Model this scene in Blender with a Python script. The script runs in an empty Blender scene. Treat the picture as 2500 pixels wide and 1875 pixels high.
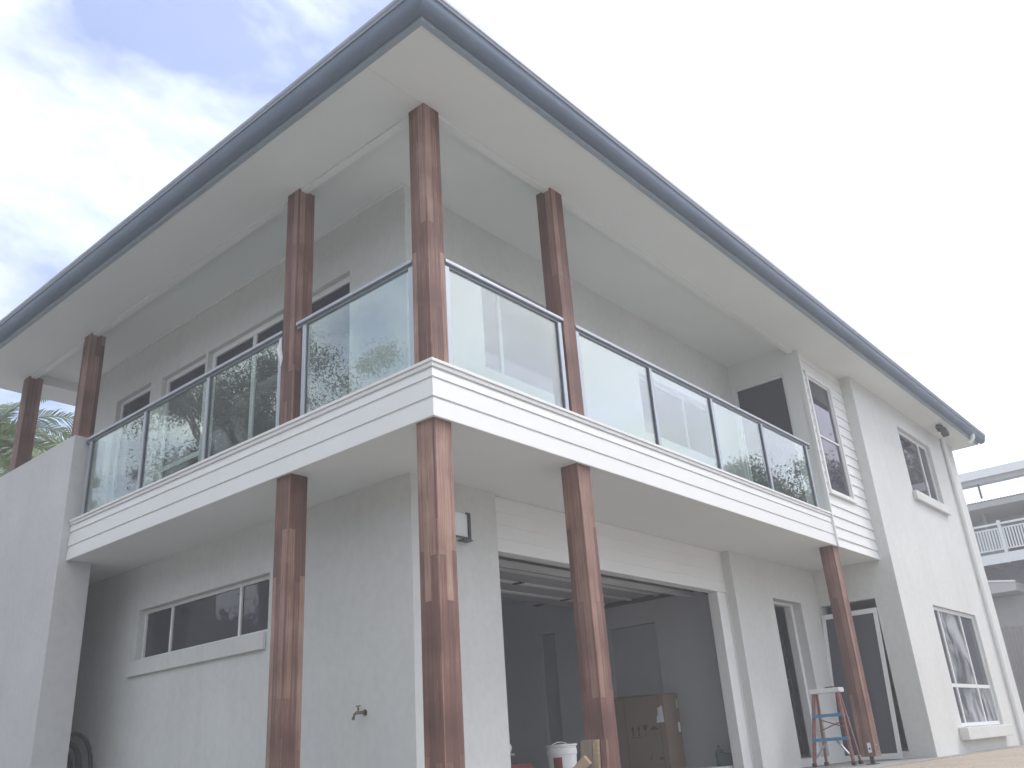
import bpy, bmesh, math, random
from mathutils import Vector, Matrix, noise
random.seed(7)
S = bpy.context.scene
COL = S.collection

# ------------------------------------------------------------------ camera
RW = [(0.650542, -0.756663, -0.065237), (0.256728, 0.299935, -0.918765), (0.714763, 0.580947, 0.389377)]
CAM = Vector((-4.35521, -4.30763, -2.83532))
cam_d = bpy.data.cameras.new('camera')
cam = bpy.data.objects.new('camera', cam_d)
COL.objects.link(cam)
rx, ry, rz = [Vector(r) for r in RW]
m = Matrix.Identity(4)
for i in range(3):
    m[i][0] = rx[i]; m[i][1] = -ry[i]; m[i][2] = -rz[i]; m[i][3] = CAM[i]
cam.matrix_world = m
cam_d.sensor_width = 36.0
cam_d.lens = 2155.0 / 2500.0 * 36.0
cam_d.clip_start = 0.05
cam_d.clip_end = 3000.0
S.camera = cam

# ------------------------------------------------------------------ light
SUN_EL, SUN_AZ = math.radians(46), math.radians(-27)     # azimuth measured from +X towards +Y
SUN_DIR = Vector((math.cos(SUN_EL) * math.cos(SUN_AZ), math.cos(SUN_EL) * math.sin(SUN_AZ), math.sin(SUN_EL)))
world = bpy.data.worlds.new('World')
S.world = world
world.use_nodes = True
nt = world.node_tree
nt.nodes.clear()
def wn(t, **k):
    n = nt.nodes.new(t)
    for a, v in k.items(): setattr(n, a, v)
    return n
w_out = wn('ShaderNodeOutputWorld'); w_bg = wn('ShaderNodeBackground')
w_sky = wn('ShaderNodeTexSky', sky_type='NISHITA', sun_disc=False)
w_sky.sun_elevation = SUN_EL
w_sky.sun_rotation = math.atan2(SUN_DIR.x, SUN_DIR.y)
w_sky.dust_density = 2.5; w_sky.air_density = 1.0; w_sky.ozone_density = 1.5
w_tc = wn('ShaderNodeTexCoord')
w_map = wn('ShaderNodeMapping'); w_map.inputs['Scale'].default_value = (1.0, 1.0, 1.9)
w_map.inputs['Location'].default_value = (0.28, 0.15, -0.03)
w_n = wn('ShaderNodeTexNoise'); w_n.inputs['Scale'].default_value = 2.1; w_n.inputs['Detail'].default_value = 6; w_n.inputs['Roughness'].default_value = 0.56
w_n.inputs['Distortion'].default_value = 0.35
w_r = wn('ShaderNodeMapRange'); w_r.inputs['From Min'].default_value = 0.37; w_r.inputs['From Max'].default_value = 0.66; w_r.inputs['To Min'].default_value = 0.05
w_n2 = wn('ShaderNodeTexNoise'); w_n2.inputs['Scale'].default_value = 3.7; w_n2.inputs['Detail'].default_value = 5
w_cr = wn('ShaderNodeValToRGB')
w_cr.color_ramp.elements[0].position = 0.32; w_cr.color_ramp.elements[0].color = (14.5, 15.3, 15.2, 1)
w_cr.color_ramp.elements[1].position = 0.62; w_cr.color_ramp.elements[1].color = (25.4, 26.3, 25.0, 1)
w_mix = wn('ShaderNodeMix', data_type='RGBA')
w_sc = wn('ShaderNodeMix', data_type='RGBA', blend_type='MULTIPLY'); w_sc.inputs[0].default_value = 1.0
w_sc.inputs[7].default_value = (2.3, 2.25, 2.7, 1)
lk = nt.links.new
lk(w_tc.outputs['Generated'], w_map.inputs['Vector'])
lk(w_map.outputs[0], w_n.inputs['Vector']); lk(w_map.outputs[0], w_n2.inputs['Vector'])
lk(w_n.outputs['Fac'], w_r.inputs['Value'])
lk(w_n2.outputs['Fac'], w_cr.inputs[0])
lk(w_sky.outputs[0], w_sc.inputs[6])
lk(w_r.outputs[0], w_mix.inputs[0]); lk(w_sc.outputs[2], w_mix.inputs[6]); lk(w_cr.outputs[0], w_mix.inputs[7])
lk(w_mix.outputs[2], w_bg.inputs['Color'])
w_bg.inputs['Strength'].default_value = 0.1
lk(w_bg.outputs[0], w_out.inputs['Surface'])

sun_d = bpy.data.lights.new('sun', 'SUN')
sun_d.energy = 2.0; sun_d.angle = math.radians(18); sun_d.color = (1.0, 0.95, 0.88)
sun = bpy.data.objects.new('sun', sun_d); COL.objects.link(sun)
sun.rotation_euler = SUN_DIR.to_track_quat('Z', 'Y').to_euler()
sun.location = (20, -10, 30)

S.view_settings.view_transform = 'Standard'
S.view_settings.look = 'None'
S.view_settings.gamma = 1.0
S.view_settings.use_curve_mapping = False
S.view_settings.exposure = 0.28

# ------------------------------------------------------------------ materials
MATS = {}
def new_mat(name):
    ma = bpy.data.materials.new(name); ma.use_nodes = True
    MATS[name] = ma
    n = ma.node_tree; n.nodes.clear()
    out = n.nodes.new('ShaderNodeOutputMaterial')
    b = n.nodes.new('ShaderNodeBsdfPrincipled')
    n.links.new(b.outputs[0], out.inputs['Surface'])
    return ma, n, b
def N(n, t, **k):
    x = n.nodes.new(t)
    for a, v in k.items(): setattr(x, a, v)
    return x
def simple(name, col, rough=0.6, var=0.06, scale=3.0, bump=0.0, bscale=60.0, metal=0.0, spec=0.5, stretch=(1, 1, 1), bdist=0.004):
    """base colour with slow tonal drift and fine grain, optional bump"""
    ma, n, b = new_mat(name)
    tc = N(n, 'ShaderNodeTexCoord'); mp = N(n, 'ShaderNodeMapping'); mp.inputs['Scale'].default_value = stretch
    n.links.new(tc.outputs['Object'], mp.inputs[0])
    n1 = N(n, 'ShaderNodeTexNoise'); n1.inputs['Scale'].default_value = scale; n1.inputs['Detail'].default_value = 7; n1.inputs['Roughness'].default_value = 0.65
    n.links.new(mp.outputs[0], n1.inputs['Vector'])
    cr = N(n, 'ShaderNodeValToRGB')
    cr.color_ramp.elements[0].position = 0.3; cr.color_ramp.elements[1].position = 0.7
    cr.color_ramp.elements[0].color = (*[c * (1 - var) for c in col], 1)
    cr.color_ramp.elements[1].color = (*[min(1, c * (1 + var)) for c in col], 1)
    n.links.new(n1.outputs['Fac'], cr.inputs[0]); n.links.new(cr.outputs[0], b.inputs['Base Color'])
    b.inputs['Roughness'].default_value = rough; b.inputs['Metallic'].default_value = metal
    b.inputs['Specular IOR Level'].default_value = spec
    if bump:
        n2 = N(n, 'ShaderNodeTexNoise'); n2.inputs['Scale'].default_value = bscale; n2.inputs['Detail'].default_value = 4
        n.links.new(mp.outputs[0], n2.inputs['Vector'])
        bp = N(n, 'ShaderNodeBump'); bp.inputs['Strength'].default_value = bump; bp.inputs['Distance'].default_value = bdist
        n.links.new(n2.outputs['Fac'], bp.inputs['Height']); n.links.new(bp.outputs[0], b.inputs['Normal'])
    return ma

simple('render_white', (0.668, 0.675, 0.655), 0.9, 0.05, 0.7, 0.35, 220, spec=0.2)
simple('render_grey', (0.585, 0.58, 0.58), 0.9, 0.06, 0.8, 0.35, 200, spec=0.2)
for nm in ('render_white', 'render_grey'):
    n = MATS[nm].node_tree; b = [q for q in n.nodes if q.type == 'BSDF_PRINCIPLED'][0]; src = b.inputs['Base Color'].links[0].from_socket
    tc = N(n, 'ShaderNodeTexCoord'); mp = N(n, 'ShaderNodeMapping'); mp.inputs['Scale'].default_value = (2.6, 2.6, 0.22)
    n.links.new(tc.outputs['Object'], mp.inputs[0])
    ns = N(n, 'ShaderNodeTexNoise'); ns.inputs['Scale'].default_value = 1.6; ns.inputs['Detail'].default_value = 8; ns.inputs['Roughness'].default_value = 0.6
    n.links.new(mp.outputs[0], ns.inputs['Vector'])
    cr = N(n, 'ShaderNodeValToRGB'); e = cr.color_ramp.elements
    e[0].position = 0.52; e[0].color = (1, 1, 1, 1); e[1].position = 0.80; e[1].color = (0.945, 0.943, 0.935, 1)
    n.links.new(ns.outputs['Fac'], cr.inputs[0])
    tr = N(n, 'ShaderNodeTexNoise'); tr.inputs['Scale'].default_value = 14; tr.inputs['Detail'].default_value = 5
    n.links.new(tc.outputs['Object'], tr.inputs['Vector'])
    c2 = N(n, 'ShaderNodeValToRGB'); e = c2.color_ramp.elements
    e[0].position = 0.35; e[0].color = (0.955, 0.955, 0.955, 1); e[1].position = 0.6; e[1].color = (1, 1, 1, 1)
    n.links.new(tr.outputs['Fac'], c2.inputs[0])
    for f in (cr, c2):
        mx = N(n, 'ShaderNodeMix', data_type='RGBA', blend_type='MULTIPLY'); mx.inputs[0].default_value = 1.0
        n.links.new(src, mx.inputs[6]); n.links.new(f.outputs[0], mx.inputs[7]); src = mx.outputs[2]
    n.links.new(src, b.inputs['Base Color'])
simple('paint_white', (0.77, 0.775, 0.76), 0.5, 0.02, 1.5, 0.05, 90)
simple('soffit_white', (0.75, 0.77, 0.75), 0.75, 0.025, 1.1, 0.04, 80, spec=0.3)
simple('plaster', (0.58, 0.59, 0.61), 0.9, 0.04, 1.2, spec=0.2)
simple('fascia_blue', (0.30, 0.355, 0.41), 0.5, 0.05, 1.2)
simple('gutter_blue', (0.165, 0.205, 0.265), 0.75, 0.10, 1.2, 0.03, 30, spec=0.3)
simple('roof_steel', (0.32, 0.34, 0.37), 0.4, 0.06, 1.0, metal=0.0)
simple('aluminium', (0.38, 0.41, 0.46), 0.35, 0.03, 4, metal=0.35)
simple('alu_white', (0.78, 0.79, 0.79), 0.4, 0.02, 3)
simple('dark_metal', (0.05, 0.055, 0.065), 0.4, 0.1, 6)
simple('rubber', (0.03, 0.03, 0.035), 0.55, 0.2, 6)
simple('brass', (0.20, 0.16, 0.11), 0.45, 0.25, 20, metal=0.7)
simple('carpet_dark', (0.55, 0.55, 0.57), 0.9, 0.1, 4)
simple('cardboard', (0.235, 0.175, 0.13), 0.85, 0.07, 2.2, 0.06, 40, spec=0.2)
simple('print_dark', (0.045, 0.035, 0.03), 0.8, 0.1)
simple('paper', (0.78, 0.80, 0.86), 0.7, 0.03, 8)
simple('sticker_green', (0.35, 0.62, 0.10), 0.6, 0.05)
simple('red_fibre', (0.28, 0.105, 0.095), 0.6, 0.35, 14)
simple('blue_plastic', (0.07, 0.22, 0.42), 0.5, 0.12, 16)
simple('white_plastic', (0.78, 0.78, 0.77), 0.45, 0.05, 9)
simple('red_plastic', (0.22, 0.045, 0.045), 0.45, 0.1, 9)
simple('green_plastic', (0.10, 0.17, 0.17), 0.35, 0.15, 9)
simple('raw_pine', (0.40, 0.30, 0.20), 0.8, 0.15, 5, stretch=(3, 3, 20))
simple('fence_wood', (0.22, 0.20, 0.19), 0.9, 0.25, 1.6, 0.3, 30, stretch=(3, 3, 0.5))
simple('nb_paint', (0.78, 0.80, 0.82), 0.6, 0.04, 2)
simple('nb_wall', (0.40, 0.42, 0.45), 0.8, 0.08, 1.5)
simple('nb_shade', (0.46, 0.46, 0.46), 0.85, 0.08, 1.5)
simple('bark_pale', (0.30, 0.26, 0.22), 0.9, 0.35, 2.5, 0.5, 12, stretch=(2, 2, 0.5), bdist=0.03)
simple('bark_palm', (0.22, 0.20, 0.17), 0.9, 0.3, 3, 0.5, 10, bdist=0.03)
simple('slab', (0.30, 0.29, 0.28), 0.9, 0.15, 2.0)
simple('door_grey', (0.46, 0.48, 0.52), 0.7, 0.04, 2)
simple('channel_grey', (0.16, 0.18, 0.205), 0.4, 0.05, 4, metal=0.2)
simple('lip_grey', (0.27, 0.29, 0.34), 0.5, 0.12, 6)
simple('bead_pale', (0.38, 0.44, 0.52), 0.4, 0.05, 3)  # paler than the gutter: the bead's highlight is put into its colour
simple('silicone', (0.75, 0.76, 0.78), 0.4, 0.03, 20)
simple('timber_grey', (0.26, 0.21, 0.17), 0.85, 0.2, 6, 0.2, 40, stretch=(4, 4, 0.6))

# concrete with pebbles (exposed aggregate)
ma, n, b = new_mat('aggregate')
tc = N(n, 'ShaderNodeTexCoord')
v = N(n, 'ShaderNodeTexVoronoi'); v.inputs['Scale'].default_value = 75
n.links.new(tc.outputs['Object'], v.inputs['Vector'])
cr = N(n, 'ShaderNodeValToRGB')
e = cr.color_ramp.elements; e[0].color = (0.30, 0.24, 0.18, 1); e[1].color = (0.58, 0.52, 0.44, 1)
x = e.new(0.5); x.color = (0.46, 0.39, 0.31, 1)
sp = N(n, 'ShaderNodeSeparateColor'); n.links.new(v.outputs['Color'], sp.inputs[0])
n.links.new(sp.outputs[0], cr.inputs[0])
ns = N(n, 'ShaderNodeTexNoise'); ns.inputs['Scale'].default_value = 1.3; ns.inputs['Detail'].default_value = 6
n.links.new(tc.outputs['Object'], ns.inputs['Vector'])
mx = N(n, 'ShaderNodeMix', data_type='RGBA', blend_type='MULTIPLY'); mx.inputs[0].default_value = 0.35
n.links.new(cr.outputs[0], mx.inputs[6]); n.links.new(ns.outputs['Fac'], mx.inputs[7])
n.links.new(mx.outputs[2], b.inputs['Base Color']); b.inputs['Roughness'].default_value = 0.85
bp = N(n, 'ShaderNodeBump'); bp.inputs['Strength'].default_value = 0.6; bp.inputs['Distance'].default_value = 0.004
n.links.new(v.outputs['Distance'], bp.inputs['Height']); n.links.new(bp.outputs[0], b.inputs['Normal'])

# bare yard soil, grey-brown, kept pale to bounce light upward
ma, n, b = new_mat('grass')
tc = N(n, 'ShaderNodeTexCoord')
ns = N(n, 'ShaderNodeTexNoise'); ns.inputs['Scale'].default_value = 0.35; ns.inputs['Detail'].default_value = 9
n.links.new(tc.outputs['Object'], ns.inputs['Vector'])
cr = N(n, 'ShaderNodeValToRGB'); e = cr.color_ramp.elements
e[0].position = 0.3; e[0].color = (0.22, 0.205, 0.185, 1); e[1].position = 0.7; e[1].color = (0.34, 0.32, 0.29, 1)
n.links.new(ns.outputs['Fac'], cr.inputs[0]); n.links.new(cr.outputs[0], b.inputs['Base Color'])
b.inputs['Roughness'].default_value = 0.9

# laminated hardwood posts: staves of differing tone, finger-jointed lengths, fine grain
def timber(name, c_dark, c_mid, c_light):
    ma, n, b = new_mat(name)
    L = n.links.new
    tc = N(n, 'ShaderNodeTexCoord'); oi = N(n, 'ShaderNodeObjectInfo')
    s = N(n, 'ShaderNodeSeparateXYZ'); L(tc.outputs['Object'], s.inputs[0])
    def M(op, a, bb=None):
        q = N(n, 'ShaderNodeMath', operation=op)
        for i, z in enumerate((a, bb)):
            if z is None: continue
            if isinstance(z, (int, float)): q.inputs[i].default_value = z
            else: L(z, q.inputs[i])
        return q.outputs[0]
    u = M('ADD', s.outputs['X'], s.outputs['Y'])
    strip = M('FLOOR', M('DIVIDE', u, 0.062))
    rnd = M('MULTIPLY', oi.outputs['Random'], 37.0)
    wn1 = N(n, 'ShaderNodeTexWhiteNoise', noise_dimensions='2D')
    cb = N(n, 'ShaderNodeCombineXYZ'); L(strip, cb.inputs[0]); L(rnd, cb.inputs[1]); L(cb.outputs[0], wn1.inputs['Vector'])
    seg = M('FLOOR', M('DIVIDE', M('ADD', s.outputs['Z'], M('MULTIPLY', wn1.outputs['Value'], 5.0)), 1.35))
    wn2 = N(n, 'ShaderNodeTexWhiteNoise', noise_dimensions='3D')
    cb2 = N(n, 'ShaderNodeCombineXYZ'); L(strip, cb2.inputs[0]); L(rnd, cb2.inputs[1]); L(seg, cb2.inputs[2]); L(cb2.outputs[0], wn2.inputs['Vector'])
    mp = N(n, 'ShaderNodeMapping'); mp.inputs['Scale'].default_value = (46, 46, 1.0)
    L(tc.outputs['Object'], mp.inputs[0])
    g = N(n, 'ShaderNodeTexNoise'); g.inputs['Scale'].default_value = 2.0; g.inputs['Detail'].default_value = 6; g.inputs['Roughness'].default_value = 0.7; g.inputs['Distortion'].default_value = 0.6
    L(mp.outputs[0], g.inputs['Vector'])
    d = N(n, 'ShaderNodeTexNoise'); d.inputs['Scale'].default_value = 2.4; d.inputs['Detail'].default_value = 5
    L(tc.outputs['Object'], d.inputs['Vector'])
    fac = M('ADD', M('MULTIPLY', wn2.outputs['Value'], 0.38), M('ADD', M('MULTIPLY', M('SUBTRACT', g.outputs['Fac'], 0.5), 1.05), M('ADD', 0.30, M('MULTIPLY', M('SUBTRACT', d.outputs['Fac'], 0.5), 0.75))))
    cr = N(n, 'ShaderNodeValToRGB'); e = cr.color_ramp.elements
    e[0].position = 0.0; e[0].color = (*c_dark, 1); e[1].position = 1.0; e[1].color = (*c_light, 1)
    k = e.new(0.45); k.color = (*c_mid, 1)
    L(fac, cr.inputs[0]); L(cr.outputs[0], b.inputs['Base Color'])
    b.inputs['Roughness'].default_value = 0.62; b.inputs['Specular IOR Level'].default_value = 0.35
    bp = N(n, 'ShaderNodeBump'); bp.inputs['Strength'].default_value = 0.25; bp.inputs['Distance'].default_value = 0.003
    L(g.outputs['Fac'], bp.inputs['Height']); L(bp.outputs[0], b.inputs['Normal'])
timber('timber', (0.05, 0.026, 0.022), (0.18, 0.092, 0.072), (0.52, 0.345, 0.27))
timber('timber_red', (0.058, 0.029, 0.025), (0.165, 0.083, 0.067), (0.44, 0.285, 0.22))

# clear glass: a dielectric sheet whose reflection grows towards grazing view
def glass_sheet(name, tint, r0=0.045, rough=0.0, film=None):
    ma = bpy.data.materials.new(name); ma.use_nodes = True; MATS[name] = ma
    n = ma.node_tree; n.nodes.clear(); L = n.links.new
    out = N(n, 'ShaderNodeOutputMaterial'); tr = N(n, 'ShaderNodeBsdfTransparent'); gl = N(n, 'ShaderNodeBsdfGlossy')
    tr.inputs[0].default_value = (*tint, 1); gl.inputs['Roughness'].default_value = rough
    gl.inputs[0].default_value = (0.96, 1.0, 0.965, 1)
    ge = N(n, 'ShaderNodeNewGeometry'); dt = N(n, 'ShaderNodeVectorMath', operation='DOT_PRODUCT')
    L(ge.outputs['Normal'], dt.inputs[0]); L(ge.outputs['Incoming'], dt.inputs[1])
    def M(op, a, b2):
        q = N(n, 'ShaderNodeMath', operation=op)
        for i, z in enumerate((a, b2)):
            if isinstance(z, (int, float)): q.inputs[i].default_value = z
            elif z is not None: L(z, q.inputs[i])
        return q.outputs[0]
    c = M('ABSOLUTE', dt.outputs['Value'], None)
    p = M('POWER', M('SUBTRACT', 1.0, c), 5.0)
    f = M('ADD', M('MULTIPLY', p, 1 - r0), r0)
    mx = N(n, 'ShaderNodeMixShader'); L(f, mx.inputs[0]); L(tr.outputs[0], mx.inputs[1]); L(gl.outputs[0], mx.inputs[2])
    L(mx.outputs[0], out.inputs['Surface'])
glass_sheet('glass_clear', (0.88, 0.94, 0.925), 0.135)
# opaque dark panes; the shade of unlit interiors is put into the colour
ma, n, b = new_mat('glass_dark')
b.inputs['Base Color'].default_value = (0.05, 0.052, 0.07, 1); b.inputs['Roughness'].default_value = 0.02; b.inputs['IOR'].default_value = 1.5
# glass smeared with whitewash
ma, n, b = new_mat('glass_smeared')
tc = N(n, 'ShaderNodeTexCoord'); mp = N(n, 'ShaderNodeMapping'); mp.inputs['Scale'].default_value = (1.5, 1.5, 1.0)
n.links.new(tc.outputs['Object'], mp.inputs[0])
ns = N(n, 'ShaderNodeTexNoise'); ns.inputs['Scale'].default_value = 1.5; ns.inputs['Detail'].default_value = 7; ns.inputs['Distortion'].default_value = 0.9
n.links.new(mp.outputs[0], ns.inputs['Vector'])
cr = N(n, 'ShaderNodeValToRGB'); e = cr.color_ramp.elements
e[0].position = 0.40; e[0].color = (0.06, 0.065, 0.075, 1); e[1].position = 0.62; e[1].color = (0.46, 0.48, 0.50, 1)
n.links.new(ns.outputs['Fac'], cr.inputs[0]); n.links.new(cr.outputs[0], b.inputs['Base Color'])
b.inputs['Roughness'].default_value = 0.2
# foliage
def leaf_mat(name, c0, c1):
    ma, n, b = new_mat(name)
    tc = N(n, 'ShaderNodeTexCoord'); ns = N(n, 'ShaderNodeTexNoise'); ns.inputs['Scale'].default_value = 1.7; ns.inputs['Detail'].default_value = 5
    n.links.new(tc.outputs['Object'], ns.inputs['Vector'])
    cr = N(n, 'ShaderNodeValToRGB'); e = cr.color_ramp.elements
    e[0].position = 0.3; e[0].color = (*c0, 1); e[1].position = 0.7; e[1].color = (*c1, 1)
    n.links.new(ns.outputs['Fac'], cr.inputs[0]); n.links.new(cr.outputs[0], b.inputs['Base Color'])
    b.inputs['Roughness'].default_value = 0.5
    b.inputs['Transmission Weight'].default_value = 0.0
    tl = N(n, 'ShaderNodeBsdfTranslucent'); n.links.new(cr.outputs[0], tl.inputs[0])
    mx = N(n, 'ShaderNodeMixShader'); mx.inputs[0].default_value = 0.3
    out = [q for q in n.nodes if q.type == 'OUTPUT_MATERIAL'][0]
    n.links.new(b.outputs[0], mx.inputs[1]); n.links.new(tl.outputs[0], mx.inputs[2]); n.links.new(mx.outputs[0], out.inputs['Surface'])
leaf_mat('leaf_gum', (0.035, 0.05, 0.028), (0.08, 0.10, 0.055))
leaf_mat('leaf_green', (0.04, 0.07, 0.025), (0.10, 0.15, 0.055))
leaf_mat('leaf_palm', (0.09, 0.14, 0.05), (0.24, 0.31, 0.12))

# ------------------------------------------------------------------ mesh helpers
class MB:
    def __init__(s): s.v = []; s.f = []
    def quad(s, a, b, c, d):
        i = len(s.v); s.v += [a, b, c, d]; s.f.append((i, i + 1, i + 2, i + 3))
    def box(s, x0, x1, y0, y1, z0, z1):
        i = len(s.v)
        s.v += [(x0, y0, z0), (x1, y0, z0), (x1, y1, z0), (x0, y1, z0), (x0, y0, z1), (x1, y0, z1), (x1, y1, z1), (x0, y1, z1)]
        for q in ((0, 3, 2, 1), (4, 5, 6, 7), (0, 1, 5, 4), (1, 2, 6, 5), (2, 3, 7, 6), (3, 0, 4, 7)):
            s.f.append(tuple(i + k for k in q))
        return s
    def bar(s, p0, p1, w, d, up=(0, 0, 1)):
        p0, p1 = Vector(p0), Vector(p1); t = (p1 - p0).normalized(); u = Vector(up)
        if abs(t.dot(u)) > 0.98: u = Vector((1, 0, 0))
        a = t.cross(u).normalized() * (w / 2); c = a.cross(t).normalized() * (d / 2)
        i = len(s.v)
        for p in (p0, p1):
            for q in (-a - c, a - c, a + c, -a + c): s.v.append(tuple(p + q))
        for q in ((0, 3, 2, 1), (4, 5, 6, 7), (0, 1, 5, 4), (1, 2, 6, 5), (2, 3, 7, 6), (3, 0, 4, 7)):
            s.f.append(tuple(i + k for k in q))
        return s
    def tube(s, pts, rad, seg=10, cap=True):
        pts = [Vector(p) for p in pts]
        rs = rad if isinstance(rad, (list, tuple)) else [rad] * len(pts)
        rings = []
        ref = None
        for k, p in enumerate(pts):
            t = (pts[min(k + 1, len(pts) - 1)] - pts[max(k - 1, 0)]).normalized()
            if ref is None:
                ref = t.orthogonal().normalized()
            ref = (ref - t * ref.dot(t)).normalized()
            bn = t.cross(ref)
            i = len(s.v)
            for j in range(seg):
                a = 2 * math.pi * j / seg
                s.v.append(tuple(p + (ref * math.cos(a) + bn * math.sin(a)) * rs[k]))
            rings.append(i)
        for k in range(len(rings) - 1):
            for j in range(seg):
                a, c = rings[k], rings[k + 1]; j2 = (j + 1) % seg
                s.f.append((a + j, a + j2, c + j2, c + j))
        if cap:
            s.f.append(tuple(rings[0] + j for j in reversed(range(seg))))
            s.f.append(tuple(rings[-1] + j for j in range(seg)))
        return s
    def lathe(s, prof, cx, cy, seg=28):
        i0 = len(s.v)
        for r, z in prof:
            for j in range(seg):
                a = 2 * math.pi * j / seg
                s.v.append((cx + r * math.cos(a), cy + r * math.sin(a), z))
        for k in range(len(prof) - 1):
            for j in range(seg):
                j2 = (j + 1) % seg
                s.f.append((i0 + k * seg + j, i0 + k * seg + j2, i0 + (k + 1) * seg + j2, i0 + (k + 1) * seg + j))
        s.f.append(tuple(i0 + j for j in reversed(range(seg))))
        s.f.append(tuple(i0 + (len(prof) - 1) * seg + j for j in range(seg)))
        return s
    def build(s, name, mat, parent=None, bevel=0.0, smooth=False, origin=None):
        me = bpy.data.meshes.new(name)
        vs = s.v
        if origin is not None:
            o = Vector(origin); vs = [tuple(Vector(v) - o) for v in vs]
        me.from_pydata(vs, [], s.f); me.update()
        me.materials.append(MATS[mat])
        if bevel:
            bm = bmesh.new(); bm.from_mesh(me)
            bmesh.ops.remove_doubles(bm, verts=bm.verts, dist=1e-5)
            es = [e2 for e2 in bm.edges if len(e2.link_faces) == 2 and e2.calc_face_angle(0) > 0.6]
            bmesh.ops.bevel(bm, geom=es, offset=bevel, segments=2, affect='EDGES', profile=0.7)
            bm.to_mesh(me); bm.free()
        if smooth:
            for p in me.polygons: p.use_smooth = True
            try: me.set_sharp_from_angle(angle=math.radians(40))
            except Exception: pass
        ob = bpy.data.objects.new(name, me); COL.objects.link(ob)
        if origin is not None: ob.location = origin
        if parent is not None:
            ob.parent = parent
            ob.matrix_parent_inverse = parent.matrix_world.inverted() if False else Matrix.Translation(-PW[parent.name])
        PW[ob.name] = Vector(origin) if origin is not None else Vector((0, 0, 0))
        return ob
PW = {}          # world translation of each object, kept by hand (no depsgraph needed)
def empty(name, loc, label, cat, group=None):
    o = bpy.data.objects.new(name, None); COL.objects.link(o); o.location = loc
    o.empty_display_size = 0.2
    PW[o.name] = Vector(loc)
    tag(o, label, cat, group)
    return o
def tag(o, label, cat, group=None):
    o['label'] = label; o['category'] = cat
    if group: o['group'] = group
    return o
def box(name, x0, x1, y0, y1, z0, z1, mat, parent=None, bevel=0.0):
    return MB().box(x0, x1, y0, y1, z0, z1).build(name, mat, parent, bevel)

def wall(name, axis, face, thick, u0, u1, z0, z1, holes, mat, parent):
    """wall slab; axis 'x' = face plane x=face running along y, 'y' = face plane y=face running along x; holes (u0,u1,z0,z1)"""
    us = sorted({u0, u1, *[h[0] for h in holes], *[h[1] for h in holes]})
    zs = sorted({z0, z1, *[h[2] for h in holes], *[h[3] for h in holes]})
    nu, nz = len(us) - 1, len(zs) - 1
    def solid(i, j):
        if i < 0 or j < 0 or i >= nu or j >= nz: return False
        cu, cz = (us[i] + us[i + 1]) / 2, (zs[j] + zs[j + 1]) / 2
        return not any(h[0] < cu < h[1] and h[2] < cz < h[3] for h in holes)
    P = (lambda u, d, z: (face + d, u, z)) if axis == 'x' else (lambda u, d, z: (u, face + d, z))
    mb = MB(); t = thick
    for i in range(nu):
        for j in range(nz):
            if not solid(i, j): continue
            a, b2, c, d = us[i], us[i + 1], zs[j], zs[j + 1]
            mb.quad(P(a, 0, c), P(b2, 0, c), P(b2, 0, d), P(a, 0, d))
            mb.quad(P(a, t, d), P(b2, t, d), P(b2, t, c), P(a, t, c))
            if not solid(i - 1, j): mb.quad(P(a, t, c), P(a, 0, c), P(a, 0, d), P(a, t, d))
            if not solid(i + 1, j): mb.quad(P(b2, 0, c), P(b2, t, c), P(b2, t, d), P(b2, 0, d))
            if not solid(i, j - 1): mb.quad(P(a, 0, c), P(a, t, c), P(b2, t, c), P(b2, 0, c))
            if not solid(i, j + 1): mb.quad(P(a, 0, d), P(b2, 0, d), P(b2, t, d), P(a, t, d))
    ob = mb.build(name, mat, parent)
    bm = bmesh.new(); bm.from_mesh(ob.data)
    bmesh.ops.remove_doubles(bm, verts=bm.verts, dist=1e-5)
    bmesh.ops.recalc_face_normals(bm, faces=bm.faces)
    bm.to_mesh(ob.data); bm.free()
    return ob

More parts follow.
